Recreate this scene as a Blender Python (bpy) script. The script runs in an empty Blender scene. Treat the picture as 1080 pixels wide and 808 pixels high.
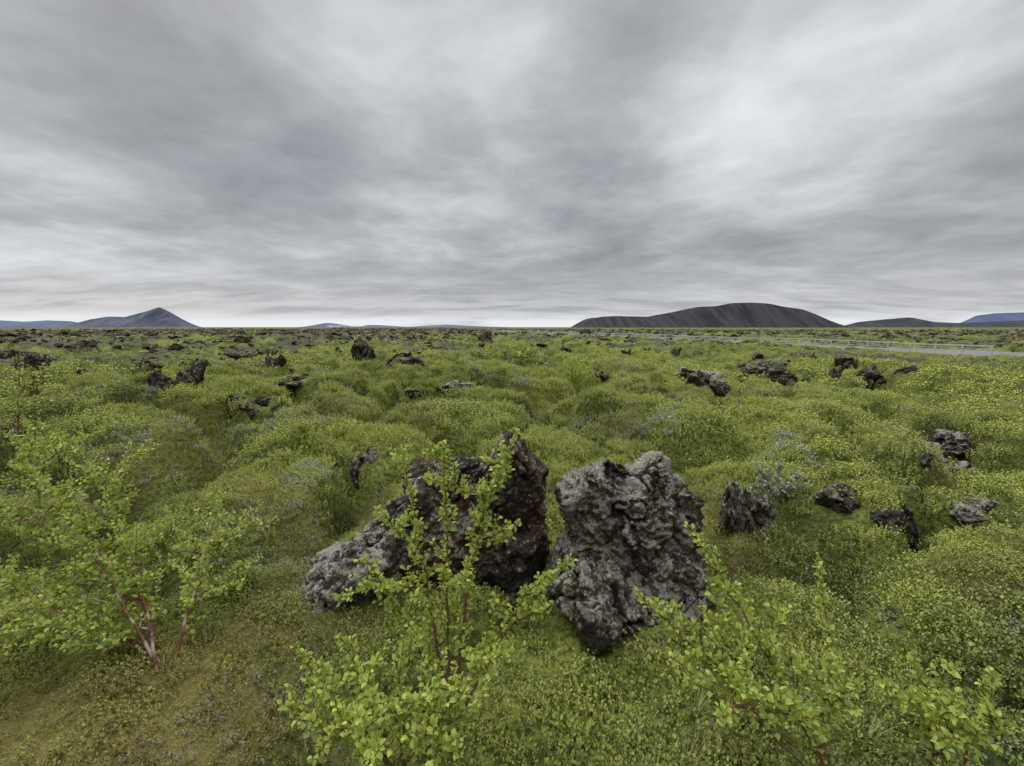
import bpy, bmesh, math, random
import numpy as np
from mathutils import Vector, Matrix, Euler

random.seed(7); rng = np.random.default_rng(7)
scene = bpy.context.scene
COL = scene.collection

# ------------------------------------------------------------------ camera
F = 450.0; CZ = 1.6
P = math.atan(59/450.0); SP, CP = math.sin(P), math.cos(P)
cam_d = bpy.data.cameras.new("camera"); cam = bpy.data.objects.new("camera", cam_d)
COL.objects.link(cam); scene.camera = cam
cam_d.sensor_width = 36; cam_d.lens = 15.0
cam_d.clip_start = 0.05; cam_d.clip_end = 60000
cam.location = (0, 0, CZ); cam.rotation_euler = (math.pi/2 - P, 0, 0)
scene.view_settings.view_transform = 'Standard'; scene.view_settings.look = 'None'
scene.view_settings.exposure = 0; scene.view_settings.gamma = 1

def ray(px, py):
    a = (px-540)/F; b = (404-py)/F
    return np.array([a, CP+b*SP, -SP+b*CP])
def W(px, py, Y):
    d = ray(px, py); t = Y/d[1]
    return np.array([0, 0, CZ]) + d*t

# ------------------------------------------------------------------ noise
def hsh(ix, iy, iz, seed):
    n = (ix.astype(np.int64)*374761393 + iy.astype(np.int64)*668265263 + iz.astype(np.int64)*1440662683 + seed*974634777) & 0xffffffff
    n = ((n ^ (n >> 13))*1274126177) & 0xffffffff
    n = ((n ^ (n >> 15))*2246822519) & 0xffffffff
    return ((n ^ (n >> 16)) & 0xffffff)/16777215.0
def vn(x, y, z, seed=0):
    ix, iy, iz = np.floor(x), np.floor(y), np.floor(z)
    fx, fy, fz = x-ix, y-iy, z-iz
    ux, uy, uz = [f*f*f*(f*(f*6-15)+10) for f in (fx, fy, fz)]
    r = 0
    for dx in (0, 1):
        for dy in (0, 1):
            for dz in (0, 1):
                w = (ux if dx else 1-ux)*(uy if dy else 1-uy)*(uz if dz else 1-uz)
                r = r + w*hsh(ix+dx, iy+dy, iz+dz, seed)
    return r*2-1
def vn2(x, y, seed=0):
    ix, iy = np.floor(x), np.floor(y); fx, fy = x-ix, y-iy
    ux, uy = [f*f*f*(f*(f*6-15)+10) for f in (fx, fy)]
    z = np.zeros_like(ix); r = 0
    for dx in (0, 1):
        for dy in (0, 1):
            w = (ux if dx else 1-ux)*(uy if dy else 1-uy)
            r = r + w*hsh(ix+dx, iy+dy, z, seed)
    return r*2-1
def fbm2(x, y, o=4, seed=0, g=0.5):
    r = 0; a = 1; s = 0
    for i in range(o):
        c, sn = math.cos(i*1.1), math.sin(i*1.1)
        r = r + a*vn2((x*c-y*sn)*2**i, (x*sn+y*c)*2**i, seed+i*17); s += a; a *= g
    return r/s
def fbm3(p, f, o=4, seed=0, g=0.5, ridge=False):
    r = 0; a = 1; s = 0
    for i in range(o):
        k = f*2**i
        v = vn(p[:, 0]*k+i*3.7, p[:, 1]*k+i*1.3, p[:, 2]*k+i*7.1, seed+i*17)
        if ridge: v = 1-2*np.abs(v)
        r = r + a*v; s += a; a *= g
    return r/s
def sm(a, b, x):
    t = np.clip((x-a)/(b-a), 0, 1); return t*t*(3-2*t)
def cell(x, y, seed=0):
    ix, iy = np.floor(x), np.floor(y); z = np.zeros_like(ix)
    f1 = np.full_like(x, 9.0); f2 = np.full_like(x, 9.0)
    for dx in (-1, 0, 1):
        for dy in (-1, 0, 1):
            jx = ix+dx; jy = iy+dy
            cx = jx+0.1+0.8*hsh(jx, jy, z, seed); cy = jy+0.1+0.8*hsh(jx, jy, z, seed+5)
            d = np.hypot(x-cx, y-cy)
            f2 = np.where(d < f1, f1, np.minimum(f2, d)); f1 = np.minimum(f1, d)
    return f1, f2

# ------------------------------------------------------------------ terrain
RX0, RY0 = 59.5, 50.0; RS = -0.263           # road centre line x = RX0 + RS*(y-RY0)
RN = math.hypot(1, RS)
def road_d(x, y): return (x-(RX0+RS*(y-RY0)))/RN
def basez(r): return -1.75*sm(9, 46, r)
def RZ(y): return -1.60-.18*sm(55, 68, y)+.37*sm(85, 130, y)
def terrain(x, y, want=False):
    x = np.asarray(x, float); y = np.asarray(y, float)
    r = np.hypot(x, y)
    wx = x+0.55*fbm2(x*0.7, y*0.7, 3, 3); wy = y+0.55*fbm2(x*0.7, y*0.7, 3, 9)
    f1, f2 = cell(wx/1.75, wy/1.35, 11)
    hum = (np.clip(1-f1*f1*1.15, 0, 1)*(.08+.92*sm(0.0, 0.30, f2-f1)))**.72
    g1, g2 = cell(wx/0.66+3, wy/0.6, 21)
    hum2 = np.clip(1-g1*g1*1.3, 0, 1)*(.3+.7*sm(0, .3, g2-g1))
    k1, k2 = cell(wx/4.6+7, wy/3.2, 25)
    hum3 = (np.clip(1-k1*k1*1.1, 0, 1)*(.12+.88*sm(0, .22, k2-k1)))**.72
    A = 0.13+0.52*sm(2.6, 5.0, r)
    big = fbm2(x/7.5, y/6.0, 3, 31)
    h = basez(r) + (hum-0.5)*A*(0.7+0.7*np.clip(big+.5, 0, 1)) + (hum2-0.5)*(.08+.10*sm(2.4, 5, r)) + big*0.34*sm(3, 9, r) + (hum3-.6)*.66*sm(3.8, 7, r)
    h = h + 0.016*fbm2(x*9, y*9, 2, 41)
    rough = sm(22, 60, r)*(1-sm(2500, 4500, r)*0.5)
    rid = 1-2*np.abs(fbm2(x/16, y/16, 4, 51))
    h = h + rough*(0.5*fbm2(x/5, y/5, 3, 61) + 0.5*rid-0.35) + sm(150, 600, r)*0.9*fbm2(x/70, y/70, 3, 71)
    h = h + 0.6*sm(-15, -80, x)*sm(40, 90, r)*(0.7+fbm2(x/25, y/25, 2, 77))
    rd = np.abs(road_d(x, y)); w = (1-sm(4.3, 6.8, rd))
    w = np.maximum(w, (1-sm(6, 15, rd))*(1-sm(50, 56, y)))*(y > -80)*(1-sm(500, 700, r))
    h = h*(1-w)+(RZ(y)-0.30)*w
    if want: return h, np.clip(hum*0.52+hum2*0.26+hum3*.30, 0, 1)
    return h
def th(x, y): return float(terrain(np.array([x]), np.array([y]))[0])
def ground(px, py):
    d = ray(px, py); t = 0.5*1.008**np.arange(1100)
    q = d[None, :]*t[:, None]; h = terrain(q[:, 0], q[:, 1])
    k = np.where(CZ+q[:, 2] < h)[0]; k = k[0] if len(k) else -1
    return np.array([q[k, 0], q[k, 1], h[k]])

def set_mesh(me, co, faces_flat, loops):
    n = len(loops)
    me.vertices.add(len(co)); me.vertices.foreach_set("co", np.asarray(co, np.float32).ravel())
    me.loops.add(len(faces_flat)); me.loops.foreach_set("vertex_index", np.asarray(faces_flat, np.int32))
    me.polygons.add(n)
    st = np.concatenate([[0], np.cumsum(loops)[:-1]]).astype(np.int32)
    me.polygons.foreach_set("loop_start", st)
    try: me.polygons.foreach_set("loop_total", np.asarray(loops, np.int32))
    except Exception: pass
    me.update(calc_edges=True)
def add_attr(me, name, vals):
    a = me.attributes.new(name, 'FLOAT', 'POINT'); a.data.foreach_set("value", np.asarray(vals, np.float32))
def smooth(me): me.polygons.foreach_set("use_smooth", np.ones(len(me.polygons), bool))
def mkobj(name, me, mat=None, parent=None):
    o = bpy.data.objects.new(name, me)
    COL.objects.link(o)
    if mat: me.materials.append(mat)
    if parent: o.parent = parent
    return o
def gridmesh(name, X, Y, Z):
    n, m = X.shape
    co = np.stack([X, Y, Z], -1).reshape(-1, 3)
    i = np.arange(n-1)[:, None]*m+np.arange(m-1)[None, :]
    q = np.stack([i, i+1, i+m+1, i+m], -1).reshape(-1)
    me = bpy.data.meshes.new(name); set_mesh(me, co, q, np.full(len(q)//4, 4)); smooth(me)
    return me

# ------------------------------------------------------------------ node helpers
class NT:
    def __init__(s, tree): s.t = tree; s.n = tree.nodes; s.l = tree.links
    def node(s, typ, **kw):
        n = s.n.new(typ)
        for k, v in kw.items(): setattr(n, k, v)
        return n
    def put(s, sock, v):
        if v is None: return
        if isinstance(v, bpy.types.NodeSocket): s.l.new(v, sock)
        else: sock.default_value = v
    def math(s, op, a, b=None, c=None, clamp=False):
        n = s.node('ShaderNodeMath', operation=op, use_clamp=clamp)
        s.put(n.inputs[0], a); s.put(n.inputs[1], b); s.put(n.inputs[2], c); return n.outputs[0]
    def mr(s, v, a, b, c=0.0, d=1.0, smooth=True):
        n = s.node('ShaderNodeMapRange'); n.interpolation_type = 'SMOOTHSTEP' if smooth else 'LINEAR'
        s.put(n.inputs[0], v)
        for i, q in enumerate((a, b, c, d)): s.put(n.inputs[i+1], q)
        return n.outputs[0]
    def noise(s, vec, scale, detail=4, rough=0.5, dist=0.0):
        n = s.node('ShaderNodeTexNoise'); s.put(n.inputs['Vector'], vec)
        n.inputs['Scale'].default_value = scale; n.inputs['Detail'].default_value = detail
        n.inputs['Roughness'].default_value = rough; n.inputs['Distortion'].default_value = dist
        return n.outputs[0]
    def mix(s, f, a, b, mode='MIX'):
        n = s.node('ShaderNodeMix', data_type='RGBA', blend_type=mode)
        s.put(n.inputs[0], f)
        for i, v in ((6, a), (7, b)):
            if isinstance(v, tuple): v = (*v[:3], 1.0)
            s.put(n.inputs[i], v)
        return n.outputs[2]
    def vec(s, v, mul):
        n = s.node('ShaderNodeVectorMath', operation='MULTIPLY'); s.put(n.inputs[0], v); n.inputs[1].default_value = mul
        return n.outputs[0]
def newmat(name):
    m = bpy.data.materials.new(name); m.use_nodes = True; t = NT(m.node_tree)
    b = m.node_tree.nodes['Principled BSDF']; b.inputs['Roughness'].default_value = 0.9
    b.inputs['Specular IOR Level'].default_value = 0.15
    return m, t, b
def pos(t): return t.node('ShaderNodeNewGeometry').outputs['Position']
def attr(t, name, typ='GEOMETRY'):
    return t.node('ShaderNodeAttribute', attribute_type=typ, attribute_name=name).outputs['Fac']
def bump(t, b, h, strength, dist):
    n = t.node('ShaderNodeBump'); n.inputs['Strength'].default_value = strength; n.inputs['Distance'].default_value = dist
    t.l.new(h, n.inputs['Height']); t.l.new(n.outputs[0], b.inputs['Normal'])

# ------------------------------------------------------------------ world
world = bpy.data.worlds.new("World"); scene.world = world; world.use_nodes = True
t = NT(world.node_tree); t.n.clear()
out = t.node('ShaderNodeOutputWorld')
SUN_EL, SUN_AZ = math.radians(44), math.radians(-45)
sky = t.node('ShaderNodeTexSky', sky_type='NISHITA'); sky.sun_disc = False
sky.sun_elevation = SUN_EL; sky.sun_rotation = SUN_AZ
bg1 = t.node('ShaderNodeBackground'); t.l.new(sky.outputs[0], bg1.inputs[0]); bg1.inputs[1].default_value = 0.1
tc = t.node('ShaderNodeTexCoord'); sep = t.node('ShaderNodeSeparateXYZ'); t.l.new(tc.outputs['Generated'], sep.inputs[0])
x, y, z = sep.outputs
zp = t.math('ADD', t.math('MAXIMUM', z, 0.0), 0.14)
u = t.math('DIVIDE', x, zp); v = t.math('DIVIDE', y, zp)
cmb = t.node('ShaderNodeCombineXYZ'); t.l.new(u, cmb.inputs[0]); t.l.new(v, cmb.inputs[1]); cmb.inputs[2].default_value = 5.1
cv = cmb.outputs[0]
rot = t.node('ShaderNodeVectorRotate'); t.l.new(cv, rot.inputs[0]); rot.inputs['Angle'].default_value = math.radians(18)
rv = rot.outputs[0]
n1 = t.noise(t.vec(rv, (0.70, 0.8, 1)), 0.85, 3, 0.5, 0.3)
n2 = t.noise(t.vec(rv, (0.95, 0.95, 1)), 2.1, 6, 0.55, 0.25)
n3 = t.noise(t.vec(cv, (1.1, 1.0, 1)), 6.5, 3, 0.6, 0.3)
val = t.math('ADD', t.math('MULTIPLY', n1, 0.46), t.math('ADD', t.math('MULTIPLY', n2, 0.43), t.math('MULTIPLY', n3, 0.11)))
def blob(px, py, wd, amt):
    d = ray(px, py); d = d/np.linalg.norm(d)
    n = t.node('ShaderNodeVectorMath', operation='DOT_PRODUCT'); t.l.new(tc.outputs['Generated'], n.inputs[0])
    n.inputs[1].default_value = tuple(d)
    return t.mr(n.outputs['Value'], math.cos(wd), 1.0, 0.0, amt)
for (px, py, wd, amt) in [(440, 0, .32, .10), (880, 60, .32, .14), (20, 225, .20, .12), (640, 90, .4, .02), (390, 130, .25, -.04),
                          (200, 130, .40, -.04), (560, 190, .35, -.05), (1050, 200, .4, -.06)]:
    val = t.math('ADD', val, blob(px, py, wd, amt))
ramp = t.node('ShaderNodeValToRGB'); t.l.new(val, ramp.inputs[0])
cr = ramp.color_ramp; cr.elements[0].position = 0.34; cr.elements[0].color = (.28, .288, .305, 1)
cr.elements[1].position = 0.76; cr.elements[1].color = (.82, .84, .87, 1)
for p_, c_ in ((0.44, (.36, .37, .39, 1)), (0.52, (.455, .465, .485, 1)), (0.61, (.60, .612, .635, 1))):
    e = cr.elements.new(p_); e.color = c_
hz = t.mr(z, 0.0, 0.17, 1.0, 0.0)
n4 = t.noise(t.vec(cv, (0.36, 1.0, 1)), 2.6, 5, 0.6, 0.4)
hzc = t.mix(t.mr(n4, 0.36, 0.60), (.43, .45, .485), (.68, .68, .70))
c1 = t.mix(t.math('MULTIPLY', hz, 0.78), ramp.outputs[0], hzc)
strip = t.math('MULTIPLY', t.mr(z, 0.008, 0.036, 1.0, 0.0), t.mr(t.noise(tc.outputs['Generated'], 3.2, 2), 0.34, 0.48))
c1 = t.mix(t.math('MULTIPLY', strip, 0.95), c1, (.86, .90, .94))
zen = t.mr(z, 0.58, 0.98, 1.0, 5.2)
vm = t.node('ShaderNodeVectorMath', operation='SCALE'); t.l.new(c1, vm.inputs[0]); t.l.new(zen, vm.inputs['Scale'])
bg2 = t.node('ShaderNodeBackground'); t.l.new(vm.outputs[0], bg2.inputs[0]); bg2.inputs[1].default_value = 1.0
ms = t.node('ShaderNodeMixShader'); ms.inputs[0].default_value = 0.95
t.l.new(bg1.outputs[0], ms.inputs[1]); t.l.new(bg2.outputs[0], ms.inputs[2]); t.l.new(ms.outputs[0], out.inputs[0])

sd = bpy.data.lights.new("sun", 'SUN'); so = bpy.data.objects.new("sun", sd); COL.objects.link(so)
sd.energy = 1.5; sd.angle = math.radians(14); sd.color = (1, .97, .92)
sdir = Vector((math.sin(SUN_AZ)*math.cos(SUN_EL), math.cos(SUN_AZ)*math.cos(SUN_EL), math.sin(SUN_EL)))
so.rotation_euler = sdir.to_track_quat('Z', 'Y').to_euler()

# ------------------------------------------------------------------ materials
m_ground, t, b = newmat("heath_ground")
p = pos(t); hum = attr(t, "hum"); pt = attr(t, "patch")
c = t.mix(pt, (.066, .096, .024), (.28, .31, .065))
c = t.mix(t.mr(hum, 0.12, 0.62, 0.94, 0.0), c, (.030, .038, .014))  # crease shade between hummocks painted into the base colour
fine = t.noise(p, 26, 4, 0.7)
c = t.mix(t.mr(fine, 0.38, 0.60, 0.7, 0.0), c, (.030, .040, .014))
c = t.mix(t.math('MULTIPLY', attr(t, "brown"), t.mr(fine, .35, .6, .4, 1)), c, (.20, .145, .05))
rk = attr(t, "rocky")
c = t.mix(rk, c, t.mix(t.mr(fine, 0.4, 0.6), (.030, .026, .022), (.12, .11, .085)))
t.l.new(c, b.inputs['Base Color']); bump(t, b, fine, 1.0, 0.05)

def leafmat(name, dark, light, tipc, transl=0.0, inst=True, rough=0.55):
    m, t, b = newmat(name)
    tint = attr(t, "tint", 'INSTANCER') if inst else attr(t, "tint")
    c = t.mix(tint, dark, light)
    tip = attr(t, "tip")
    c = t.mix(t.math('MULTIPLY', tip, 0.7), c, t.mix(tint, tuple(.6*a_+.4*b_ for a_, b_ in zip(dark, tipc)), tipc))
    if inst: c = t.mix(attr(t, "brn", 'INSTANCER'), c, (.27, .20, .07))
    b.inputs['Roughness'].default_value = rough; b.inputs['Specular IOR Level'].default_value = 0.3
    t.l.new(c, b.inputs['Base Color'])
    if transl > 0:
        tr = t.node('ShaderNodeBsdfTranslucent'); t.l.new(c, tr.inputs[0])
        mx = t.node('ShaderNodeMixShader'); mx.inputs[0].default_value = transl
        t.l.new(b.outputs[0], mx.inputs[1]); t.l.new(tr.outputs[0], mx.inputs[2])
        t.l.new(mx.outputs[0], t.n['Material Output'].inputs[0])
    return m
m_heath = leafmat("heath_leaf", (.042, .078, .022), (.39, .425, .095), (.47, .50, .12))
m_willow = leafmat("willow_leaf", (.19, .22, .14), (.38, .40, .29), (.42, .44, .33))
m_grass = leafmat("grass_blade", (.17, .22, .08), (.40, .43, .16), (.50, .48, .21))
m_birch = leafmat("birch_leaf", (.20, .30, .05), (.60, .66, .14), (.68, .70, .17), 0.35, inst=False, rough=0.42)
m_pale = leafmat("pale_willow_leaf", (.26, .30, .18), (.48, .51, .34), (.52, .54, .38), 0.3, inst=False)

m_bark, t, b = newmat("bark"); p = pos(t)
t.l.new(t.mix(t.noise(p, 30, 4), (.12, .045, .028), (.26, .13, .08)), b.inputs['Base Color']); b.inputs['Roughness'].default_value = .6
m_bark2, t, b = newmat("pale_bark"); p = pos(t)
t.l.new(t.mix(t.mr(t.noise(p, 12, 4), .45, .65), (.15, .065, .04), (.42, .33, .26)), b.inputs['Base Color'])

def rockmat(name, lich=0.5, moss=0.5, orange=.5, dk=1.0, upmin=.1, lc=((.22, .205, .170), (.50, .475, .40)), rust=.6):
    m, t, b = newmat(name)
    p = pos(t)
    n_big = t.noise(p, 3.5, 4, 0.6); n_mid = t.noise(p, 18, 6, 0.75); n_f = t.noise(p, 90, 4, 0.75)
    c = t.mix(t.mr(n_mid, .35, .65), (.032*dk, .026*dk, .021*dk), (.155*dk, .128*dk, .100*dk))
    c = t.mix(t.mr(n_big, .44, .60, 0, rust), c, (.19*dk, .105*dk, .062*dk))
    g = t.node('ShaderNodeNewGeometry'); s = t.node('ShaderNodeSeparateXYZ'); t.l.new(g.outputs['Normal'], s.inputs[0])
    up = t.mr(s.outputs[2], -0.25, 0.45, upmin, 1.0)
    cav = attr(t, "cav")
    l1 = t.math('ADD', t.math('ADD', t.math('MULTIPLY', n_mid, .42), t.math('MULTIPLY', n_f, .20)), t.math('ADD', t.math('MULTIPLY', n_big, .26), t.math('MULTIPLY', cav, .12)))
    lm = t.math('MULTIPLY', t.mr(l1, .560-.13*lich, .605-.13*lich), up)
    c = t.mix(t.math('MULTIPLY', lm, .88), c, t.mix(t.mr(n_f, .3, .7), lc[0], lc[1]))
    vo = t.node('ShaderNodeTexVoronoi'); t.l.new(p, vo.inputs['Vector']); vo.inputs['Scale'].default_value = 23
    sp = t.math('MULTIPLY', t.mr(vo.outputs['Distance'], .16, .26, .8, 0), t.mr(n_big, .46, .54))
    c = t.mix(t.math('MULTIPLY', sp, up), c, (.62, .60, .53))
    om = t.math('MULTIPLY', t.mr(t.noise(p, 9, 4, .7), .60, .67), orange)
    c = t.mix(om, c, (.30, .14, .045))
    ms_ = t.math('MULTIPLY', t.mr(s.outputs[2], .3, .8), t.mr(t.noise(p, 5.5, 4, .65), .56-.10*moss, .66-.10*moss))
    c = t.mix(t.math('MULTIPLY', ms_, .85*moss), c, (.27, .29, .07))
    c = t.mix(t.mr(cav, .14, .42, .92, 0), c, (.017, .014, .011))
    t.l.new(c, b.inputs['Base Color'])
    hh = t.math('ADD', t.math('MULTIPLY', n_mid, .55), t.math('MULTIPLY', n_f, .45))
    bump(t, b, hh, 1.0, 0.035)
    return m
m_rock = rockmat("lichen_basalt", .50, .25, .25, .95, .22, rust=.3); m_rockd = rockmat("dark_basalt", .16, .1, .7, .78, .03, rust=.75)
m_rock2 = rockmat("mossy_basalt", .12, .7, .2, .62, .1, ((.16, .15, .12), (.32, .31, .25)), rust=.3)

# ------------------------------------------------------------------ rocks
def rock_mesh(name, blobs, voxel, amp=1.0, seed=0, fscale=1.0, dlo=.48, dhi=.82, nf=15):
    bm = bmesh.new()
    for (c, rad, eul, s) in blobs:
        r2 = np.random.default_rng(s)
        tmp = bmesh.new(); bmesh.ops.create_icosphere(tmp, subdivisions=5, radius=1.15)
        co = np.array([v.co[:] for v in tmp.verts])
        co = co*(1+0.35*(np.abs(co).max(1)[:, None] < .75))
        for k in range(nf):
            n = r2.normal(size=3); n /= np.linalg.norm(n); d = r2.uniform(dlo, dhi)
            e = co@n-d; co = co-np.outer(np.clip(e, 0, None), n)*0.995
        co = co*np.array(rad)
        R = np.array(Euler(eul).to_matrix()); co = co@R.T+np.array(c)
        for v, q in zip(tmp.verts, co): v.co = q
        me = bpy.data.meshes.new("t"); tmp.to_mesh(me); tmp.free(); bm.from_mesh(me); bpy.data.meshes.remove(me)
    me = bpy.data.meshes.new(name+"_raw"); bm.to_mesh(me); bm.free()
    o = bpy.data.objects.new("tmp", me); COL.objects.link(o)
    md = o.modifiers.new("r", 'REMESH'); md.mode = 'VOXEL'; md.voxel_size = voxel
    dg = bpy.context.evaluated_depsgraph_get(); dg.update()
    res = bpy.data.meshes.new_from_object(o.evaluated_get(dg))
    bpy.data.objects.remove(o); bpy.data.meshes.remove(me)
    n = len(res.vertices); co = np.empty(n*3); res.vertices.foreach_get("co", co); co = co.reshape(-1, 3)
    no = np.empty(n*3, np.float32); res.vertex_normals.foreach_get("vector", no); no = no.reshape(-1, 3)
    off = seed*13.7; q = (co+off)/fscale
    w3 = np.stack([fbm3(q, 4, 2, seed+k) for k in (50, 51, 52)], -1)*.1
    d0 = 0.035*fbm3(q, 2.6, 3, seed)
    # sharp terraces and jagged ridges, vesicle pits, fine grit
    st = fbm3(q+w3, 4.5, 3, seed+33)*5.0; stp = (np.floor(st)+sm(.55, 1.0, st-np.floor(st)))/5.0
    d1 = 0.045*stp + 0.032*fbm3(q+w3*2, 6, 4, seed+3, g=.65, ridge=True) - 0.045*np.clip(fbm3(q+w3, 13, 3, seed+7, g=.6), 0, 1) + 0.026*fbm3(q, 28, 3, seed+9, g=.8)
    crack = np.abs(fbm3(q+w3*3, 2.2, 2, seed+20)); d1 = d1-0.06*(1-sm(0, .035, crack))
    co = co+no*((d0+d1)*amp*fscale)[:, None]
    res.vertices.foreach_set("co", co.astype(np.float32).ravel()); res.update(); smooth(res)
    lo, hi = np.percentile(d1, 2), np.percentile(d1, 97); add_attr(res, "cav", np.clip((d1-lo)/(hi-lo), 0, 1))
    res.name = name
    return res

A = lambda px, py, Y: tuple(W(px, py, Y))
blobsA = [
    (A(512, 560, 2.66), (.46, .30, .54), (0.12, .10, .2), 3),
    (A(540, 515, 2.64), (.28, .24, .42), (0, -.10, .5), 31),
    (A(548, 490, 2.66), (.17, .17, .20), (0, .5, .5), 24),
    (A(478, 526, 2.70), (.42, .28, .36), (0, -.45, .1), 5),
    (A(540, 590, 2.58), (.30, .26, .36), (0, .2, .4), 9),
    (A(460, 580, 2.60), (.32, .24, .38), (0, .2, .4), 19),
    (A(480, 640, 2.55), (.55, .3, .24), (0, .0, .1), 8)]
blobsA2 = [
    (A(390, 587, 2.38), (.56, .24, .17), (0.15, -.80, .25), 6),
    (A(345, 628, 2.28), (.36, .24, .17), (0.1, -.60, .30), 7),
    (A(425, 545, 2.48), (.24, .18, .14), (0.1, -.9, .3), 27)]
blobsB = [
    (A(655, 565, 2.45), (.46, .34, .46), (0, .18, .2), 12),
    (A(676, 525, 2.48), (.32, .28, .32), (0, .55, .5), 33),
    (A(704, 578, 2.46), (.28, .28, .36), (0, .3, .5), 17),
    (A(645, 640, 2.10), (.28, .24, .33), (0.2, 0, .3), 14),
    (A(704, 625, 2.20), (.28, .24, .38), (0, -.3, .1), 15),
    (A(612, 592, 2.38), (.23, .22, .34), (0, .3, 0), 16)]
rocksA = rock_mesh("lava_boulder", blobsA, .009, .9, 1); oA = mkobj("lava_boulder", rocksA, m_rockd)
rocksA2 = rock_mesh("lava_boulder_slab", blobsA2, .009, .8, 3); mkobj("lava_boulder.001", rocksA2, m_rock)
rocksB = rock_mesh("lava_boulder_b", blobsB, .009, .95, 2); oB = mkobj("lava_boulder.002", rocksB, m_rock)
occ = set()
for me in (rocksA, rocksA2, rocksB):
    co = np.empty(len(me.vertices)*3); me.vertices.foreach_get("co", co); co = co.reshape(-1, 3)
    k = (co[:, 2] > .10)
    for a, b_ in np.unique(np.floor(co[k][:, :2]/.05).astype(int), axis=0): occ.add((a, b_))

variants = []
for s in range(7):
    r3 = random.Random(s+40); bl = []
    for k in range(r3.randint(3, 4)):
        bl.append(((r3.uniform(-.35, .35), r3.uniform(-.25, .25), r3.uniform(-.1, .2)),
                   (r3.uniform(.22, .46), r3.uniform(.22, .4), r3.uniform(.18, .42)), (r3.uniform(-.4, .4), r3.uniform(-.5, .5), r3.uniform(0, 3)), s*9+k+100))
    variants.append(rock_mesh("lava_rock_mesh", bl, .022, 1.3, s+5))
pale = []
for me in variants:
    m2 = me.copy(); m2.materials.append(m_rock); pale.append(m2)
for me in variants: me.materials.append(m_rock2)
vbb = []
for me in variants:
    co = np.empty(len(me.vertices)*3); me.vertices.foreach_get("co", co); co = co.reshape(-1, 3)
    vbb.append((co[:, 0].max()-co[:, 0].min(), co[:, 2].max()))
# (px, py of the base, width, height, variant, pale?)
rock_list = [(172, 412, 54, 26, 0, 0), (270, 441, 55, 16, 1, 0), (40, 394, 24, 18, 2, 0), (382, 532, 52, 48, 6, 1), (425, 386, 48, 13, 4, 0),
    (388, 380, 34, 20, 5, 0), (768, 413, 80, 20, 1, 1), (745, 408, 40, 14, 6, 0), (832, 398, 36, 14, 2, 0), (885, 401, 15, 13, 3, 0), (926, 402, 36, 11, 4, 0),
    (800, 556, 66, 42, 5, 1), (908, 550, 76, 26, 6, 0), (960, 568, 48, 32, 0, 0), (1012, 498, 86, 28, 1, 1), (1020, 468, 22, 9, 2, 1), (972, 488, 34, 12, 4, 1),
    (519, 361, 15, 11, 2, 0), (291, 394, 16, 11, 3, 0), (218, 389, 20, 8, 5, 0), (195, 387, 16, 8, 0, 0), (84, 398, 18, 8, 6, 0), (150, 390, 24, 8, 1, 0),
    (320, 410, 36, 6, 2, 0), (480, 411, 34, 6, 4, 1), (575, 388, 14, 6, 1, 0), (1040, 548, 50, 14, 3, 1), (900, 388, 22, 7, 5, 0), (960, 392, 20, 6, 0, 0),
    (805, 380, 16, 7, 6, 0), (715, 375, 14, 7, 3, 0), (860, 378, 18, 6, 2, 0), (440, 415, 24, 5, 5, 0), (95, 372, 22, 10, 2, 0), (12, 378, 26, 10, 1, 0), (600, 372, 14, 6, 5, 0)]
rocks_xyr = []
for i, (px, py, w, h, vi, pl) in enumerate(rock_list):
    g = ground(px, py); dep = g[1]*CP+(CZ-g[2])*SP
    bw, bh = vbb[vi]
    sx = w*dep/F/bw*1.15; sz = h*dep/F/bh*1.45
    o = mkobj("lava_rock", (pale if pl else variants)[vi]); yaw = random.uniform(-.5, .5)
    o.scale = (sx, sx*random.uniform(.8, 1.1), sz); o.rotation_euler = (0, 0, yaw)
    o.location = (g[0], g[1]+sx*.25, g[2]-.25*sz*bh)
    rocks_xyr.append((g[0], g[1]+sx*.25, sx*.32))

# ------------------------------------------------------------------ ground mesh
def brownf(x, y):
    b1 = 1-sm(.30, .85, np.hypot((x+1.65)*.6, (y-1.40)))
    b2 = sm(.55, .72, fbm2(x/1.1+5, y/1.1, 3, 88)*.5+.5)*.45*(1-sm(8, 25, np.hypot(x, y)))
    return np.clip(b1*.7+b2, 0, 1)
def rockyf(x, y):
    r = np.hypot(x, y); m = sm(.0, .28, fbm2(x/6, y/6, 4, 90)+.25*sm(-10, -60, x)*sm(20, 50, r))
    return m*sm(22, 55, r)*.85
def patchf(x, y):
    return np.clip(.47+1.0*fbm2(x/3.2, y/3.2, 3, 140)+.6*fbm2(x/.7, y/.7, 2, 150)+.16*sm(3, 7, np.hypot(x, y)), 0, 1)
az_f = np.radians(np.arange(-62, 62.01, .17)); az_b = np.radians(np.arange(64, 296.1, 3))
az = np.concatenate([az_f, az_b, [az_f[0]+2*math.pi]])
rad = [0.0, .25, .5]
while rad[-1] < 9000: rad.append(rad[-1]*1.014+.003)
rad = np.array(rad)
AZ, RR = np.meshgrid(az, rad); X = RR*np.sin(AZ); Y = RR*np.cos(AZ)
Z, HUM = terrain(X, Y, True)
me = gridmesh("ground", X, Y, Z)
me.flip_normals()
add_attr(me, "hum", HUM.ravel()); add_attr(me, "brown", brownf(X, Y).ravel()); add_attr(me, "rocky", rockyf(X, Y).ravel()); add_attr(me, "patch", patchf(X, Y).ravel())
mkobj("ground", me, m_ground)

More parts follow.
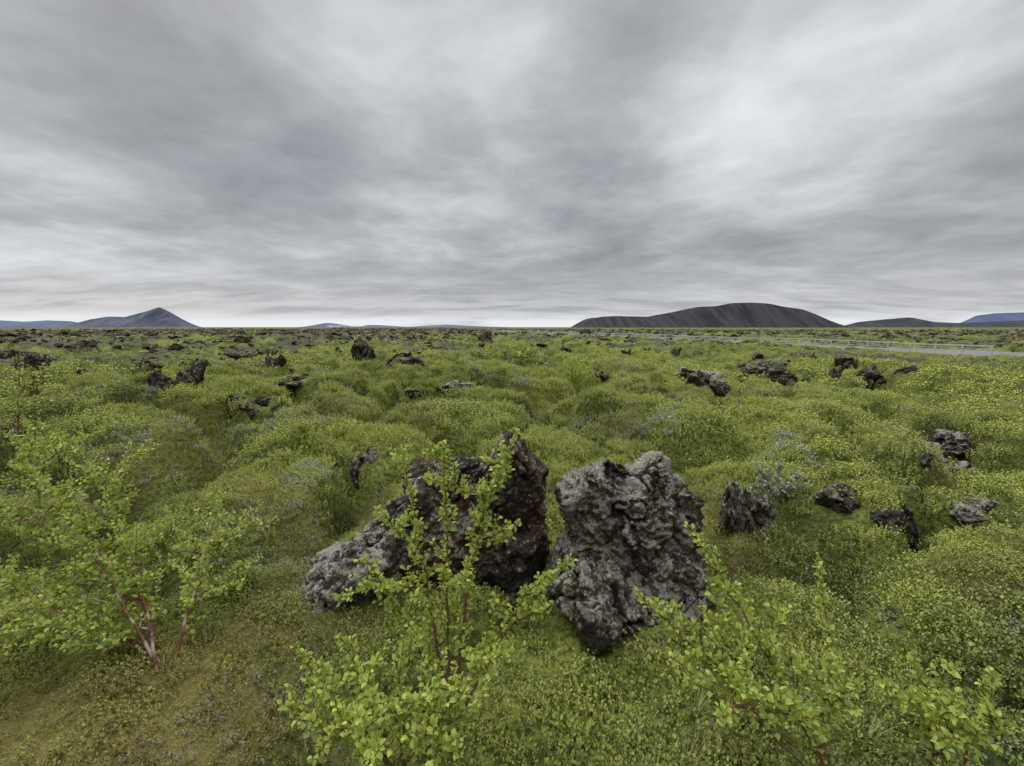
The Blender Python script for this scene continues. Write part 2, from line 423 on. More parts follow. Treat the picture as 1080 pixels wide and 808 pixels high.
# ------------------------------------------------------------------ scatter
def leaf_geo(Pp, D, U, L, Wd, fold=.18, curl=.15):
    D = D/np.linalg.norm(D, axis=1)[:, None]
    S = np.cross(D, U); S /= np.linalg.norm(S, axis=1)[:, None]+1e-9
    N = np.cross(S, D)
    L = L[:, None]; Wd = Wd[:, None]
    v = [Pp, Pp+D*L*.36+N*L*.02, Pp+D*L*.70-N*L*curl*.3, Pp+D*L-N*L*curl,
         Pp+D*L*.32+S*Wd*.48+N*Wd*fold, Pp+D*L*.68+S*Wd*.40+N*(Wd*fold-L*curl*.3),
         Pp+D*L*.32-S*Wd*.48+N*Wd*fold, Pp+D*L*.68-S*Wd*.40+N*(Wd*fold-L*curl*.3)]
    V = np.stack(v, 1).reshape(-1, 3)
    n = len(Pp); base = (np.arange(n)*8)[:, None]
    pat = np.array([0, 4, 1, 1, 4, 5, 2, 2, 5, 3, 0, 1, 6, 1, 2, 7, 6, 2, 3, 7])
    return V, (base+pat).ravel(), np.tile([3, 4, 3, 3, 4, 3], n)
def quad_leaf(Pp, D, U, L, Wd):
    D = D/np.linalg.norm(D, axis=1)[:, None]; S = np.cross(D, U); S /= np.linalg.norm(S, axis=1)[:, None]+1e-9
    L = L[:, None]; Wd = Wd[:, None]; N = np.cross(S, D)
    V = np.stack([Pp, Pp+D*L*.5+S*Wd*.5+N*L*.06, Pp+D*L, Pp+D*L*.5-S*Wd*.5+N*L*.06], 1).reshape(-1, 3)
    n = len(Pp); return V, np.arange(n*4), np.full(n, 4)
def tuft(name, mat, nst, hgt, spread, lsz, seed, step=.006, ratio=.55):
    r = np.random.default_rng(seed); Ps, Ds, Us, Ls, T = [], [], [], [], []
    for i in range(nst):
        a = r.uniform(0, 2*math.pi); rr = spread*math.sqrt(r.uniform())*.7
        b0 = np.array([math.cos(a)*rr, math.sin(a)*rr, -.02]); lean = r.uniform(0, .55)*(.4+rr/spread)
        a2 = a+r.normal()*.6
        dr = np.array([math.cos(a2)*lean, math.sin(a2)*lean, 1.0]); dr /= np.linalg.norm(dr)
        Ln = hgt*r.uniform(.6, 1.1)*(1.05-.45*rr/spread)
        k = int(Ln/step)
        for j in range(int(k*.25), k):
            s = j*step; ph = j*2.4+a
            o = np.array([math.cos(ph), math.sin(ph), .55+.5*r.uniform()])
            Ps.append(b0+dr*s); Ds.append(o+dr*.4); Us.append(dr+r.normal(size=3)*.35); Ls.append(lsz*r.uniform(.7, 1.25)); T.append((j/k)**2.2)
    Ps, Ds, Us, Ls = map(np.array, (Ps, Ds, Us, Ls))
    V, f, l = quad_leaf(Ps, Ds, Us, Ls, Ls*ratio*1.2)
    me = bpy.data.meshes.new(name); set_mesh(me, V, f, l); add_attr(me, "tip", np.repeat(T, 4)); me.materials.append(mat)
    return bpy.data.objects.new(name, me)
def grasstuft(name, mat, n, hgt, spread, seed):
    r = np.random.default_rng(seed); V = []; f = []; l = []; T = []
    for i in range(n):
        a = r.uniform(0, 6.28); rr = spread*.35*r.uniform(); p0 = np.array([math.cos(a)*rr, math.sin(a)*rr, -.01])
        out = np.array([math.cos(a), math.sin(a), 0])*r.uniform(.1, .8); s = np.array([-math.sin(a), math.cos(a), 0])*.0016*r.uniform(.7, 1.4)
        H = hgt*r.uniform(.5, 1.1); b = len(V)
        for k in range(4):
            q = k/3; c = p0+out*H*q*q*.8+np.array([0, 0, H*(q-.25*q*q)])
            V += [c-s*(1.05-q), c+s*(1.05-q)]; T += [q, q]
        for k in range(3): f += [b+2*k, b+2*k+1, b+2*k+3, b+2*k+2]; l.append(4)
    me = bpy.data.meshes.new(name); set_mesh(me, V, f, l); add_attr(me, "tip", T); me.materials.append(mat)
    return bpy.data.objects.new(name, me)
def collection(name, objs):
    c = bpy.data.collections.new(name); COL.children.link(c)
    for o in objs: c.objects.link(o)
    bpy.context.view_layer.layer_collection.children[name].exclude = True
    return c
def scatter(name, pts, rot, scl, tint, idx, coll, brn=None):
    me = bpy.data.meshes.new(name); me.vertices.add(len(pts)); me.vertices.foreach_set("co", np.asarray(pts, np.float32).ravel())
    a = me.attributes.new("rot", 'FLOAT_VECTOR', 'POINT'); a.data.foreach_set("vector", np.asarray(rot, np.float32).ravel())
    a = me.attributes.new("scl", 'FLOAT_VECTOR', 'POINT'); a.data.foreach_set("vector", np.asarray(scl, np.float32).ravel())
    add_attr(me, "tint", tint); add_attr(me, "brn", brn if brn is not None else np.zeros(len(pts)))
    a = me.attributes.new("idx", 'INT', 'POINT'); a.data.foreach_set("value", np.asarray(idx, np.int32))
    o = mkobj(name, me)
    ng = bpy.data.node_groups.new(name+"_nodes", 'GeometryNodeTree')
    ng.interface.new_socket("Geometry", in_out='INPUT', socket_type='NodeSocketGeometry')
    ng.interface.new_socket("Geometry", in_out='OUTPUT', socket_type='NodeSocketGeometry')
    gi = ng.nodes.new('NodeGroupInput'); go = ng.nodes.new('NodeGroupOutput')
    m2p = ng.nodes.new('GeometryNodeMeshToPoints'); ng.links.new(gi.outputs[0], m2p.inputs[0])
    ci = ng.nodes.new('GeometryNodeCollectionInfo'); ci.inputs[0].default_value = coll
    ci.inputs['Separate Children'].default_value = True; ci.inputs['Reset Children'].default_value = True
    ip = ng.nodes.new('GeometryNodeInstanceOnPoints'); ng.links.new(m2p.outputs[0], ip.inputs['Points'])
    ng.links.new(ci.outputs[0], ip.inputs['Instance']); ip.inputs['Pick Instance'].default_value = True
    def na(nm, tp):
        n = ng.nodes.new('GeometryNodeInputNamedAttribute'); n.data_type = tp; n.inputs['Name'].default_value = nm; return n.outputs[0]
    ng.links.new(na("idx", 'INT'), ip.inputs['Instance Index'])
    er = ng.nodes.new('FunctionNodeEulerToRotation'); ng.links.new(na("rot", 'FLOAT_VECTOR'), er.inputs[0]); ng.links.new(er.outputs[0], ip.inputs['Rotation'])
    ng.links.new(na("scl", 'FLOAT_VECTOR'), ip.inputs['Scale'])
    ng.links.new(ip.outputs[0], go.inputs[0])
    md = o.modifiers.new("scatter", 'NODES'); md.node_group = ng
    return o
tufts = [tuft("a_heath_%d" % i, m_heath, 20+2*i, .080+.008*i, .09, .0115, 60+i, .0068, .6) for i in range(4)]
tufts += [tuft("b_willow_0", m_willow, 16, .08, .08, .012, 70), tuft("c_bilberry_0", m_heath, 14, .14, .10, .017, 71, .010, .65), tuft("c_bilberry_1", m_heath, 16, .12, .10, .015, 72, .009, .65)]
c_t = collection("heath_plants", tufts)
far_t = [tuft("far_heath_%d" % i, m_heath, 12, .075, .12, .020, 80+i, .012, .65) for i in range(3)]
c_f = collection("heath_plants_low_detail", far_t)
c_g = collection("grass_plants", [grasstuft("grass_%d" % i, m_grass, 45, .15, .1, 90+i) for i in range(3)])
c_r = collection("lava_rock_variants", [bpy.data.objects.new("rock_variant_%02d" % i, me) for i, me in enumerate(variants+pale[:3])])

def polar(r0, r1, dens, half):
    n = int(dens*half*(r1*r1-r0*r0)); a = rng.uniform(-half, half, n); r = np.sqrt(rng.uniform(r0*r0, r1*r1, n))
    return r*np.sin(a), r*np.cos(a)
def keep(x, y):
    k = np.ones(len(x), bool); ii = np.floor(x/.05).astype(int); jj = np.floor(y/.05).astype(int)
    near = np.hypot(x, y) < 4.5
    for q in np.where(near)[0]:
        if (ii[q], jj[q]) in occ: k[q] = False
    for (a, b_, c_) in rocks_xyr: k &= (np.hypot(x-a, (y-b_)) > c_)
    k &= np.abs(road_d(x, y)) > 4.2
    return k
H = math.radians
def run(name, bands, coll, nv, smin=.75, smax=1.3, prob=None, willow=False):
    PX, PY, SC = [], [], []
    for (r0, r1, dens, half, s) in bands:
        x, y = polar(r0, r1, dens, half); k = keep(x, y)
        if prob is not None: k &= rng.uniform(size=len(x)) < prob(x, y)
        x = x[k]; y = y[k]; PX.append(x); PY.append(y); SC.append(s*rng.uniform(smin, smax, len(x)))
    x = np.concatenate(PX); y = np.concatenate(PY); s = np.concatenate(SC)
    z, hum = terrain(x, y, True)
    n = len(x); rot = np.stack([rng.normal(0, .15, n), rng.normal(0, .15, n), rng.uniform(0, 6.28, n)], -1)
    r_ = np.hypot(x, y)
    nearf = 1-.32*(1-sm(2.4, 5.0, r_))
    tint = np.clip(((.35+.70*patchf(x, y))*(-.03+1.25*sm(.22, .85, hum)))*nearf+rng.normal(0, .08, n), 0, 1)  # patch tone; the hum term paints dark crease shade and light tops
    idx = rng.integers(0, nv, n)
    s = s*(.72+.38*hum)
    if willow:
        bm_ = (fbm2(x/.7+3, y/.7, 3, 103)-.35*sm(2.5, 5, r_) > -.04) & (rng.uniform(size=n) < .6)
        idx = np.where(bm_, rng.integers(5, 7, n), idx); tint = np.where(bm_, np.clip(tint*.75, 0, 1), tint)
        wm = (fbm2(x/.9+9, y/.9, 3, 101) > .32) & (rng.uniform(size=n) < .65)
        wl = np.hypot(x+1.0, y-1.35) < .42
        idx = np.where(wm | (wl & (rng.uniform(size=n) < .6)), 4, idx)
    br = np.clip(brownf(x, y)*rng.uniform(.2, 1.0, n)+(rng.uniform(size=n) < .025)*.6, 0, 1)
    s = s*(1-.35*np.clip(brownf(x, y), 0, 1))
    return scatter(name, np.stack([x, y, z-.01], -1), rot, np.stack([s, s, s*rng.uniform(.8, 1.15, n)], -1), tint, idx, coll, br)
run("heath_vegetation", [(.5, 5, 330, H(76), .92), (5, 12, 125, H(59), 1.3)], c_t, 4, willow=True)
def pf(x, y): return np.clip(1-1.0*rockyf(x, y), .08, 1)
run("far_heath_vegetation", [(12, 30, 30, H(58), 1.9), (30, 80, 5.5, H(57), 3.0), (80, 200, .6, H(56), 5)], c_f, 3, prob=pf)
def pg(x, y):
    return np.clip(sm(.2, .5, fbm2(x/1.1+30, y/1.1, 3, 120))*.9+.06+.35*brownf(x, y), 0, 1)
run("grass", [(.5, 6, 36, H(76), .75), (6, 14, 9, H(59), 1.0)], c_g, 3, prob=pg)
# lava rubble
x0, y0 = polar(3, 16, .40, H(60)); x, y = polar(9, 30, .32, H(60)); x2, y2 = polar(30, 130, .42, H(58)); x3, y3 = polar(130, 500, .09, H(56))
sc = np.concatenate([rng.uniform(.08, .24, len(x0)), rng.gamma(2.0, .14, len(x)), rng.gamma(2.0, .30, len(x2)), rng.gamma(2.2, .8, len(x3))])
x = np.concatenate([x0, x, x2, x3]); y = np.concatenate([y0, y, y2, y3]); r = np.hypot(x, y)
m = fbm2(x/8, y/8, 3, 130) + .28*sm(5, -30, x)*sm(12, 40, r)-.12*sm(10, 40, x)*(1-sm(30, 90, r))+.12*sm(25, 55, r)
k = (rng.uniform(size=len(x)) < sm(-.08, .25, m)*np.where(r < 20, .45, 1)) & (np.abs(road_d(x, y)) > 8)
k &= ~(np.hypot(x, y-2.4) < 1.6)
x, y, sc, r = x[k], y[k], np.clip(sc[k], .08, 3.0), r[k]
n = len(x); z = terrain(x, y)
szf = sc*rng.uniform(.4, .95, n)
scatter("lava_rock_field", np.stack([x, y, z-.10*szf+np.where(r < 16, .03, 0)], -1), np.stack([rng.normal(0, .2, n), rng.normal(0, .2, n), rng.uniform(0, 6.28, n)], -1),
        np.stack([sc*1.3, sc*1.1, szf], -1), np.zeros(n), np.where((rng.uniform(size=n) < .14) | (r < 9), rng.integers(7, 10, n), rng.integers(0, 7, n)), c_r)

# ------------------------------------------------------------------ shrubs
class Tubes:
    def __init__(s): s.V = []; s.f = []; s.l = []; s.n = 0
    def add(s, pts, r0, r1, k=5):
        pts = np.array(pts); n = len(pts); tg = np.gradient(pts, axis=0); tg /= np.linalg.norm(tg, axis=1)[:, None]+1e-9
        ref = np.array([.3, .9, .2]); s1 = np.cross(tg, ref); s1 /= np.linalg.norm(s1, axis=1)[:, None]+1e-9; s2 = np.cross(tg, s1)
        rr = np.linspace(r0, r1, n)[:, None]
        for j in range(k):
            a = 2*math.pi*j/k; s.V.append(pts+(s1*math.cos(a)+s2*math.sin(a))*rr)
        for i in range(n-1):
            for j in range(k):
                j2 = (j+1) % k; s.f += [s.n+j*n+i, s.n+j2*n+i, s.n+j2*n+i+1, s.n+j*n+i+1]; s.l.append(4)
        s.n += n*k
def shrub(name, base, tips, seed, lsz=.027, twig=.16, mat=m_birch, bark=m_bark, start=.3, step=.035, r0=.006, lstep=.014, side=1.0, nmain=2, lstart=.3):
    r = np.random.default_rng(seed); T = Tubes(); LP, LD, LU, LL, LT, LG = [], [], [], [], [], []
    base = np.array(base)
    def leaves(pts, s0, cnt_step, young):
        seg = np.linalg.norm(np.diff(pts, axis=0), axis=1); cum = np.concatenate([[0], np.cumsum(seg)]); tot = cum[-1]
        s = s0*tot; j = r.integers(0, 9)
        while s < tot*1.01:
            q = np.array([np.interp(s, cum, pts[:, k]) for k in range(3)]); i = max(1, min(np.searchsorted(cum, s), len(pts)-1)); d = pts[i]-pts[i-1]; d /= np.linalg.norm(d)+1e-9
            ph = j*2.4; o = np.cross(d, [math.cos(ph), math.sin(ph), .3]); o /= np.linalg.norm(o)+1e-9
            for rep in range(1 if r.uniform() < .4 else 3):
                if rep: o = -o+r.normal(size=3)*.5
                LP.append(q+o*.004); LD.append(o+d*.7+np.array([0, 0, .25])+r.normal(size=3)*.3)
                LU.append(np.array([0, -.25, 1])+r.normal(size=3)*.6); f = s/tot
                LL.append(lsz*r.uniform(.5, 1.15)*(1.0-.3*f*f)); LT.append(np.clip(r.normal(.5, .27), 0, 1)); LG.append(young*f)
            s += cnt_step*r.uniform(.6, 1.6); j += 1
    mains = []
    for ti, tp in enumerate(tips):
        tp = np.array(tp); n = 16; tt = np.linspace(0, 1, n)[:, None]
        if ti < nmain or not mains:
            b0 = base+np.array([r.normal()*.02, r.normal()*.02, -.02]); rad0 = r0*r.uniform(.9, 1.1)
        else:
            cand = [(mp[ix], ix) for mp in mains for ix in (2, 3, 4, 5, 6, 7, 8, 9)]
            cand = [c for c in cand if c[0][2] < tp[2]-.08] or cand[:1]
            cst = [np.linalg.norm(c[0]-tp)+r.uniform(0, .25)*np.linalg.norm(base-tp) for c in cand]
            b0, ix = cand[int(np.argmin(cst))]; b0 = np.array(b0); rad0 = r0*(.7-.03*ix)
        L = np.linalg.norm(tp-b0)
        ctrl = b0*.55+tp*.45+np.array([0, 0, .10*L])+r.normal(size=3)*.07*L
        pts = (1-tt)**2*b0+2*tt*(1-tt)*ctrl+tt**2*tp
        pts[1:-1] += r.normal(size=(n-2, 3))*.004
        mains.append(pts)
        T.add(pts, rad0, .0012)
        leaves(pts, max(start, .45), lstep, 1)
        s = start*L if ti < nmain else .12*L
        while s < L*.97:
            f = s/L; q = np.array([np.interp(f, tt[:, 0], pts[:, k]) for k in range(3)])
            d = tp-b0; d /= np.linalg.norm(d); o = r.normal(size=3); o[2] = abs(o[2])*.5+.1; o /= np.linalg.norm(o)
            tl = twig*r.uniform(.3, 1.15)*(1.1-.55*f)
            e = q+(d*.55+o*.8)*tl; mid = (q+e)/2+r.normal(size=3)*.008+np.array([0, 0, -.01])
            tw = np.array([q, (q+mid)/2, mid, (mid+e)/2, e]); T.add(tw, .002, .0009, 4); leaves(tw, .12, lstep*.9, .8)
            s += step*r.uniform(.6, 1.6)/side
    par = bpy.data.objects.new(name, None); COL.objects.link(par)
    me = bpy.data.meshes.new(name+"_stems"); set_mesh(me, np.concatenate(T.V), T.f, T.l); smooth(me); mkobj("stems", me, bark, par)
    LP, LD, LU, LL = map(np.array, (LP, LD, LU, LL))
    V, f, l = leaf_geo(LP, LD, LU, LL, LL*.74)
    me = bpy.data.meshes.new(name+"_leaves"); set_mesh(me, V, f, l); add_attr(me, "tint", np.repeat(LT, 8)); add_attr(me, "tip", np.repeat(LG, 8)*.5); smooth(me)
    mkobj("leaves", me, mat, par)
    return par
def tipsW(lst): return [W(*q) for q in lst]
g = ground(480, 760)
shrub("birch_shrub", g, tipsW([(546, 455, 1.80), (468, 466, 1.75), (425, 470, 1.72), (604, 588, 1.66), (385, 590, 1.5), (500, 545, 1.65), (508, 510, 1.65), (404, 540, 1.6), (440, 560, 1.6),
    (575, 635, 1.55), (350, 630, 1.45), (548, 550, 1.65), (470, 620, 1.45), (520, 635, 1.5), (535, 500, 1.72), (450, 505, 1.65), (415, 620, 1.45), (490, 690, 1.35), (440, 680, 1.35), (540, 690, 1.4), (580, 605, 1.6), (455, 470, 1.75), (530, 470, 1.78)]),
    1, lsz=.026, step=.034, twig=.11, lstep=.0105, start=.22, r0=.0075, nmain=5)
g = ground(430, 830)
shrub("birch_shrub", g, tipsW([(320, 700, 1.25), (420, 690, 1.2), (300, 745, 1.15), (370, 672, 1.3), (340, 790, 1.05), (400, 740, 1.1), (470, 735, 1.1), (530, 690, 1.3), (375, 770, 1.0), (345, 725, 1.2), (395, 700, 1.2), (440, 770, 1.0), (500, 760, 1.15), (330, 760, 1.1), (415, 790, .95), (460, 800, 1.0), (450, 700, 1.2), (490, 720, 1.2)]), 2, lsz=.024, twig=.12, start=.25, step=.024, lstep=.010, nmain=4)
g = ground(860, 815)
shrub("birch_shrub", g, tipsW([(738, 565, 1.65), (862, 595, 1.6), (672, 625, 1.5), (880, 692, 1.25), (775, 640, 1.5), (745, 690, 1.4), (815, 672, 1.4), (720, 655, 1.5), (800, 735, 1.2), (905, 725, 1.15), (760, 760, 1.15), (850, 750, 1.1), (830, 640, 1.5), (700, 690, 1.4), (870, 760, 1.1), (790, 700, 1.3), (840, 705, 1.25), (755, 610, 1.6), (695, 640, 1.5)]), 3, lsz=.026, step=.032, twig=.11, start=.25, lstep=.0105, nmain=4)
g = ground(995, 835)
shrub("birch_shrub", g, tipsW([(962, 690, 1.35), (1048, 715, 1.3), (1000, 700, 1.3), (945, 745, 1.2), (1062, 765, 1.2), (1010, 755, 1.15), (975, 730, 1.2), (1040, 750, 1.2), (930, 720, 1.25), (990, 780, 1.1), (1050, 790, 1.1)]), 4, lsz=.026, step=.030, twig=.11, start=.25, lstep=.0105, nmain=3)
g = ground(176, 712)
shrub("birch_shrub", g, tipsW([(62, 455, 2.5), (232, 520, 2.4), (112, 485, 2.4), (18, 480, 2.4), (150, 475, 2.5), (272, 550, 2.3), (30, 565, 2.2), (85, 605, 2.0), (8, 620, 2.0),
    (222, 595, 2.2), (180, 550, 2.3), (130, 565, 2.2), (250, 615, 2.0), (55, 650, 1.85), (5, 670, 1.8), (200, 635, 2.0), (-40, 550, 2.2), (-30, 630, 1.9), (40, 510, 2.4), (90, 520, 2.4),
    (60, 540, 2.3), (100, 545, 2.1), (-10, 530, 2.2), (40, 610, 2.0), (160, 610, 2.1), (120, 650, 1.9), (205, 555, 2.4), (265, 590, 2.2), (80, 680, 1.8), (-30, 600, 2.0), (20, 650, 1.8), (30, 455, 2.5), (95, 460, 2.5)]),
    5, lsz=.026, twig=.20, bark=m_bark2, r0=.008, start=.25, step=.032, lstep=.0115, nmain=4)
g = ground(10, 470)
shrub("birch_shrub", g, tipsW([(20, 385, g[1]), (40, 395, g[1]+.3), (5, 400, g[1]), (-15, 390, g[1]), (32, 420, g[1]), (12, 430, g[1])]), 6, lsz=.03, twig=.40, bark=m_bark2, r0=.01, lstep=.04, step=.08)
g = ground(822, 528)
shrub("willow_shrub", g, tipsW([(800, 495, g[1]), (822, 488, g[1]+.1), (842, 500, g[1]), (835, 512, g[1]-.1), (808, 510, g[1]-.1), (850, 515, g[1]), (790, 512, g[1])]), 8, lsz=.036, twig=.12, mat=m_pale, start=.1, nmain=5, lstep=.008)
g = ground(605, 417)
shrub("willow_shrub", g, tipsW([(580+k*6, 378+abs(k-4)*4, g[1]+random.uniform(-.5, .5)) for k in range(9)]), 9, lsz=.06, twig=.35, mat=m_birch, start=.1, lstep=.03, step=.07, nmain=9)
g = ground(549, 386)
shrub("willow_shrub", g, tipsW([(543, 366, g[1]), (549, 362, g[1]), (556, 368, g[1]), (549, 372, g[1]-.3)]), 10, lsz=.12, twig=.5, start=.1, lstep=.06, step=.12, nmain=4)
for i, (px, py, hh) in enumerate([(497, 366, 10), (325, 351, 7), (308, 350, 6), (700, 382, 10), (455, 352, 5), (265, 352, 4)]):
    g = ground(px, py)
    if g[1] > 120: g = ground(px, py+4)
    if g[1] > 120: continue
    shrub("willow_shrub", g, tipsW([(px-5, py-hh+2, g[1]), (px, py-hh, g[1]), (px+5, py-hh+2, g[1]), (px+1, py-hh*.6, g[1]-1)]), 20+i, lsz=.2*g[1]/60, twig=.015*g[1], start=.05, lstep=.003*g[1], step=.006*g[1], r0=.02, nmain=4)

# ------------------------------------------------------------------ road, fence, car
m_road, t, b = newmat("asphalt"); p = pos(t)
t.l.new(t.mix(t.noise(p, 3, 5), (.17, .17, .167), (.24, .235, .23)), b.inputs['Base Color'])
m_line, t, b = newmat("road_paint"); b.inputs['Base Color'].default_value = (.75, .75, .73, 1)
m_grav, t, b = newmat("gravel"); p = pos(t)
t.l.new(t.mix(t.noise(p, 8, 5), (.14, .13, .12), (.32, .30, .27)), b.inputs['Base Color'])
def strip(name, prof, y0, y1, mat, parent=None, seg=120):
    ys = np.linspace(y0, y1, seg); V = []; f = []; l = []
    for yy in ys:
        cx = RX0+RS*(yy-RY0)
        for (o, z) in prof: V.append((cx+o/RN, yy-o*RS/RN, float(RZ(yy))+z))
    k = len(prof)
    for i in range(seg-1):
        for j in range(k-1): f += [i*k+j, i*k+j+1, (i+1)*k+j+1, (i+1)*k+j]; l.append(4)
    me = bpy.data.meshes.new(name); set_mesh(me, V, f, l); return mkobj(name, me, mat, parent)
strip("road", [(-3.2, .10), (0, .14), (3.2, .10)], -70, 520, m_road)
strip("road_shoulder", [(-4.8, -.40), (-3.8, .08), (-3.2, .092)], -70, 520, m_grav)
strip("road_shoulder", [(3.2, .092), (3.8, .08), (4.8, -.40)], -70, 520, m_grav)
strip("road_edge_line", [(-3.0, .1085), (-2.88, .110)], -70, 520, m_line)
strip("road_edge_line", [(2.88, .110), (3.0, .1085)], -70, 520, m_line)
m_metal, t, b = newmat("galvanised_steel"); b.inputs['Base Color'].default_value = (.56, .57, .56, 1); b.inputs['Roughness'].default_value = .6
def boxes(name, bx, mat, parent=None):
    bm = bmesh.new()
    for (c, s, yaw, pit) in bx:
        M = Matrix.Translation(c) @ Matrix.Rotation(yaw, 4, 'Z') @ Matrix.Rotation(pit, 4, 'Y') @ Matrix.Diagonal((*s, 1)); bmesh.ops.create_cube(bm, size=1, matrix=M)
    me = bpy.data.meshes.new(name); bm.to_mesh(me); bm.free(); return mkobj(name, me, mat, parent)
fy = np.arange(48.5, 330, 2.6); bx = []; yawf = math.atan2(1, RS)
fx = RX0-5.6/RN+RS*(fy-RY0)
fz = np.maximum(terrain(fx, fy), terrain(fx-1.5, fy)); fz = np.convolve(np.pad(fz, 4, 'edge'), np.ones(9)/9, 'valid'); fz = np.maximum(fz, RZ(fy)-.1)+.10
for i, yy in enumerate(fy):
    bx.append(((fx[i], yy, fz[i]+.35), (.12, .12, 1.6), 0, 0))
    if i < len(fy)-1:
        x2, y2 = fx[i+1], fy[i+1]; cx, cy = (fx[i]+x2)/2, (yy+y2)/2; L = math.hypot(x2-fx[i], y2-yy); dz = fz[i+1]-fz[i]
        for hz_, th_ in ((1.05, .13), (.75, .05), (.48, .05), (.2, .05)): bx.append(((cx-.085, cy, (fz[i]+fz[i+1])/2+hz_), (math.hypot(L, dz), .03, th_), yawf, -math.atan2(dz, L)))
boxes("roadside_fence", bx, m_metal)

# car
m_paint, t, b = newmat("car_paint"); b.inputs['Base Color'].default_value = (.05, .07, .10, 1); b.inputs['Roughness'].default_value = .3; b.inputs['Specular IOR Level'].default_value = .6
m_glass, t, b = newmat("car_glass"); b.inputs['Base Color'].default_value = (.02, .025, .03, 1); b.inputs['Roughness'].default_value = .08; b.inputs['Specular IOR Level'].default_value = .8
m_tyre, t, b = newmat("tyre"); b.inputs['Base Color'].default_value = (.02, .02, .02, 1)
car = bpy.data.objects.new("parked_car", None); COL.objects.link(car)
def prism(name, prof, w, mat, wt=None):
    bm = bmesh.new(); wt = wt or [w]*len(prof)
    a = [bm.verts.new((x_, -ww/2, z_)) for (x_, z_), ww in zip(prof, wt)]; b2 = [bm.verts.new((x_, ww/2, z_)) for (x_, z_), ww in zip(prof, wt)]
    bm.faces.new(a); bm.faces.new(b2[::-1]); n = len(prof)
    for i in range(n): bm.faces.new((a[i], b2[i], b2[(i+1) % n], a[(i+1) % n]))
    bmesh.ops.recalc_face_normals(bm, faces=bm.faces); bmesh.ops.bevel(bm, geom=bm.edges[:], offset=.04, segments=2, affect='EDGES')
    me = bpy.data.meshes.new(name); bm.to_mesh(me); bm.free(); return mkobj(name, me, mat, car)
prism("body", [(-2.2, .35), (-2.25, .75), (-2.1, 1.0), (.9, 1.02), (1.9, .92), (2.2, .7), (2.2, .35)], 1.8, m_paint)
prism("cabin_glass", [(-2.0, .98), (-1.75, 1.48), (.2, 1.50), (1.0, .98)], 1.7, m_glass, [1.7, 1.35, 1.35, 1.7])
prism("roof", [(-1.75, 1.47), (-1.7, 1.56), (.1, 1.57), (.25, 1.48)], 1.38, m_paint)
for i, (a, c_) in enumerate([(-1.4, -.85), (-1.4, .85), (1.4, -.85), (1.4, .85)]):
    bm = bmesh.new(); bmesh.ops.create_cone(bm, cap_ends=True, segments=24, radius1=.34, radius2=.34, depth=.24, matrix=Matrix.Translation((a, c_, .34)) @ Matrix.Rotation(math.pi/2, 4, 'X'))
    bmesh.ops.bevel(bm, geom=[e for e in bm.edges if len(e.link_faces) == 2 and e.calc_face_angle() > 1], offset=.03, segments=2, affect='EDGES')
    me = bpy.data.meshes.new("wheel"); bm.to_mesh(me); bm.free(); mkobj("wheel_%d" % (i+1), me, m_tyre, car)
# parked on the near verge, at the spot along it with the clearest view from the path
best = None
for yy in np.arange(96, 150, 1.0):
    cxx = RX0+RS*(yy-RY0)-8.0; zz = max(th(cxx, yy), th(cxx-1.5, yy), th(cxx+1.5, yy))+.02
    s_ = np.linspace(.2, .97, 160); px_ = cxx*s_; py_ = yy*s_; lz = CZ+(zz+.3-CZ)*s_
    clr = float(np.min(lz-terrain(px_, py_)))-abs(540+450*cxx/yy-628)*.006
    if best is None or clr > best[0]: best = (clr, cxx, yy, zz)
car.location = best[1:]; car.rotation_euler = (0, 0, math.radians(165))

# ------------------------------------------------------------------ mountains
def hillmat(name, c1, c2, scale, snow=None, st_=(1, 1, .35)):
    m, t, b = newmat(name); p = pos(t)
    n_ = t.noise(t.vec(p, st_), scale, 6, .6)
    c = t.mix(t.mr(n_, .35, .65), c1, c2)
    if snow:
        c = t.mix(t.mr(t.noise(p, scale*.6, 5, .6), .54, .60), c, snow)
    t.l.new(c, b.inputs['Base Color']); return m
def ridge(name, prof, D, thick, mat, nz=.12, crater=False, seed=0, gul=60.):
    pts = np.array([W(px, py, D) for px, py in prof]); xs = np.linspace(pts[0, 0], pts[-1, 0], 300)
    top = np.interp(xs, pts[:, 0], pts[:, 2])+4; kk = 3; top = np.convolve(np.pad(top, kk, 'edge'), np.ones(2*kk+1)/(2*kk+1), 'valid')
    vs = np.linspace(-1, 1, 90); Xg, Vg = np.meshgrid(xs, vs); Tg = np.tile(top, (len(vs), 1))
    av = np.abs(Vg)
    cs = np.clip((1-av)/(.5 if crater else 1.0), 0, 1)
    edge = np.clip(np.minimum((Xg-xs[0]), (xs[-1]-Xg))/(xs[-1]-xs[0]), 0, 1)
    if crater: cs = cs*(1-.6*np.exp(-(Vg/.33)**4)*sm(.08, .3, edge))
    slope = np.sin(np.clip(cs, 0, 1)*math.pi)
    g_ = 1-2*np.abs(fbm2(Xg/gul+seed, Vg*1.0+seed, 3, seed)); Z = (Tg+6)*cs*(1+nz*slope*(g_-.5))-6
    u = (Xg-xs.mean())/(xs[-1]-xs[0])*2
    th_ = thick*np.sqrt(np.clip(1-.85*u*u, .1, 1))
    Yg = D+Vg*th_+(.5*th_ if crater else 0)
    me = gridmesh(name, Xg, Yg, Z); return mkobj(name, me, mat)
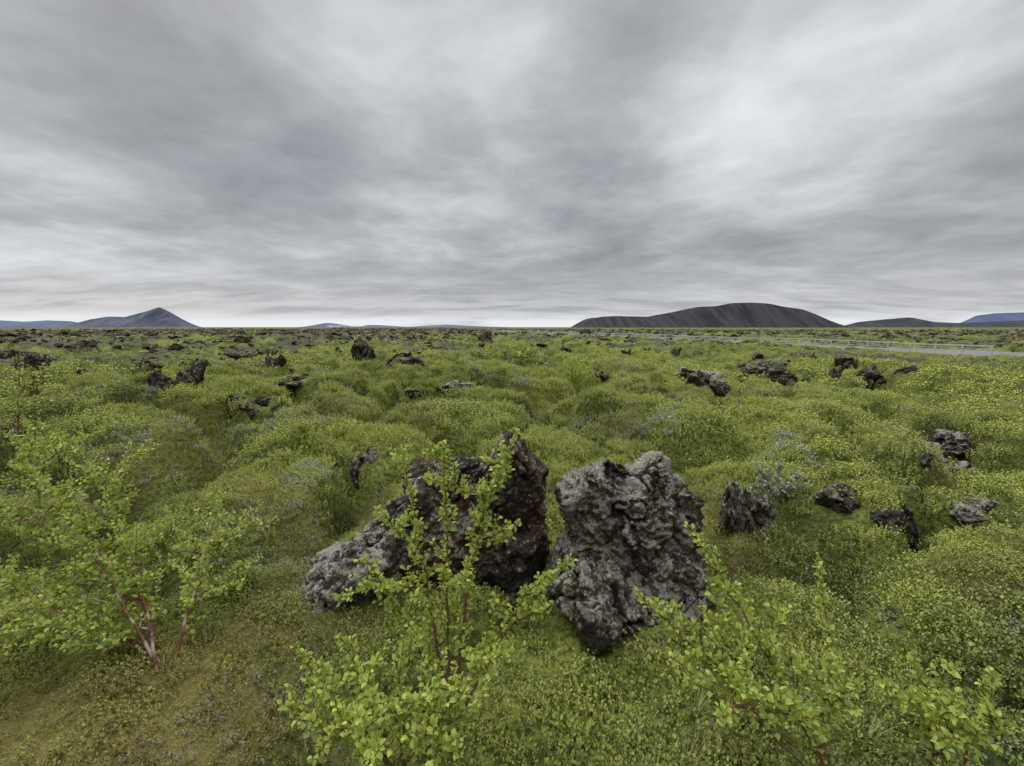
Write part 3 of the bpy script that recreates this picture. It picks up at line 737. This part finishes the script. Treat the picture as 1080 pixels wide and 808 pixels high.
m_crater = hillmat("volcanic_gravel", (.024, .024, .027), (.056, .055, .058), .035, None, (1, .10, .10))
m_hillL = hillmat("hazed_mountain", (.060, .075, .115), (.11, .13, .165), .006)  # blue-grey base colours here and below carry painted distance haze
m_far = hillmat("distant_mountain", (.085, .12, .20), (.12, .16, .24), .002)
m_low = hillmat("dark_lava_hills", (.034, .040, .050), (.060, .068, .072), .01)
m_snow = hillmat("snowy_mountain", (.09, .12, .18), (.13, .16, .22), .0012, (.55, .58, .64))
ridge("crater_hill", [(596, 352), (604, 348), (614, 342.5), (625, 337), (634, 334.8), (650, 334), (670, 334.5), (692, 334.8), (704, 333.5), (720, 330.5), (740, 327), (758, 323), (772, 320.3), (792, 319.6), (812, 320.8), (826, 324), (845, 326.5), (860, 332), (880, 341), (900, 349.5), (908, 353)], 2300, 420, m_crater, .10, True, 3, 26)
ridge("mountain", [(66, 349), (80, 342), (95, 337), (115, 334), (132, 334.5), (145, 331), (156, 328), (168, 324), (177, 328), (190, 336), (203, 344), (212, 349)], 6500, 450, m_hillL, .25, False, 5, 120)
ridge("low_hills", [(-60, 336), (0, 338), (25, 339.5), (50, 338), (75, 339), (95, 343), (130, 349)], 7500, 500, m_far, .1, False, 6, 300)
ridge("snowy_mountains", [(250, 349), (320, 345), (345, 340.5), (365, 343), (400, 343), (430, 345), (470, 342.5), (510, 344.5), (560, 346), (640, 349)], 8500, 500, m_snow, .1, False, 7, 300)
ridge("low_hills", [(300, 350), (400, 346), (470, 345.5), (540, 346.5), (590, 347.5), (650, 350)], 4000, 300, m_low, .1, False, 12, 200)
ridge("low_hills", [(860, 350), (890, 344), (905, 340), (935, 337), (960, 335), (985, 340), (1010, 341), (1045, 340), (1080, 338), (1130, 338), (1200, 344)], 4200, 300, m_low, .15, False, 8, 120)
ridge("mountain", [(1000, 348), (1015, 340), (1030, 333), (1050, 330.5), (1080, 329.5), (1120, 329), (1170, 336), (1200, 345)], 8300, 500, m_far, .1, False, 9, 300)
print("done", best)
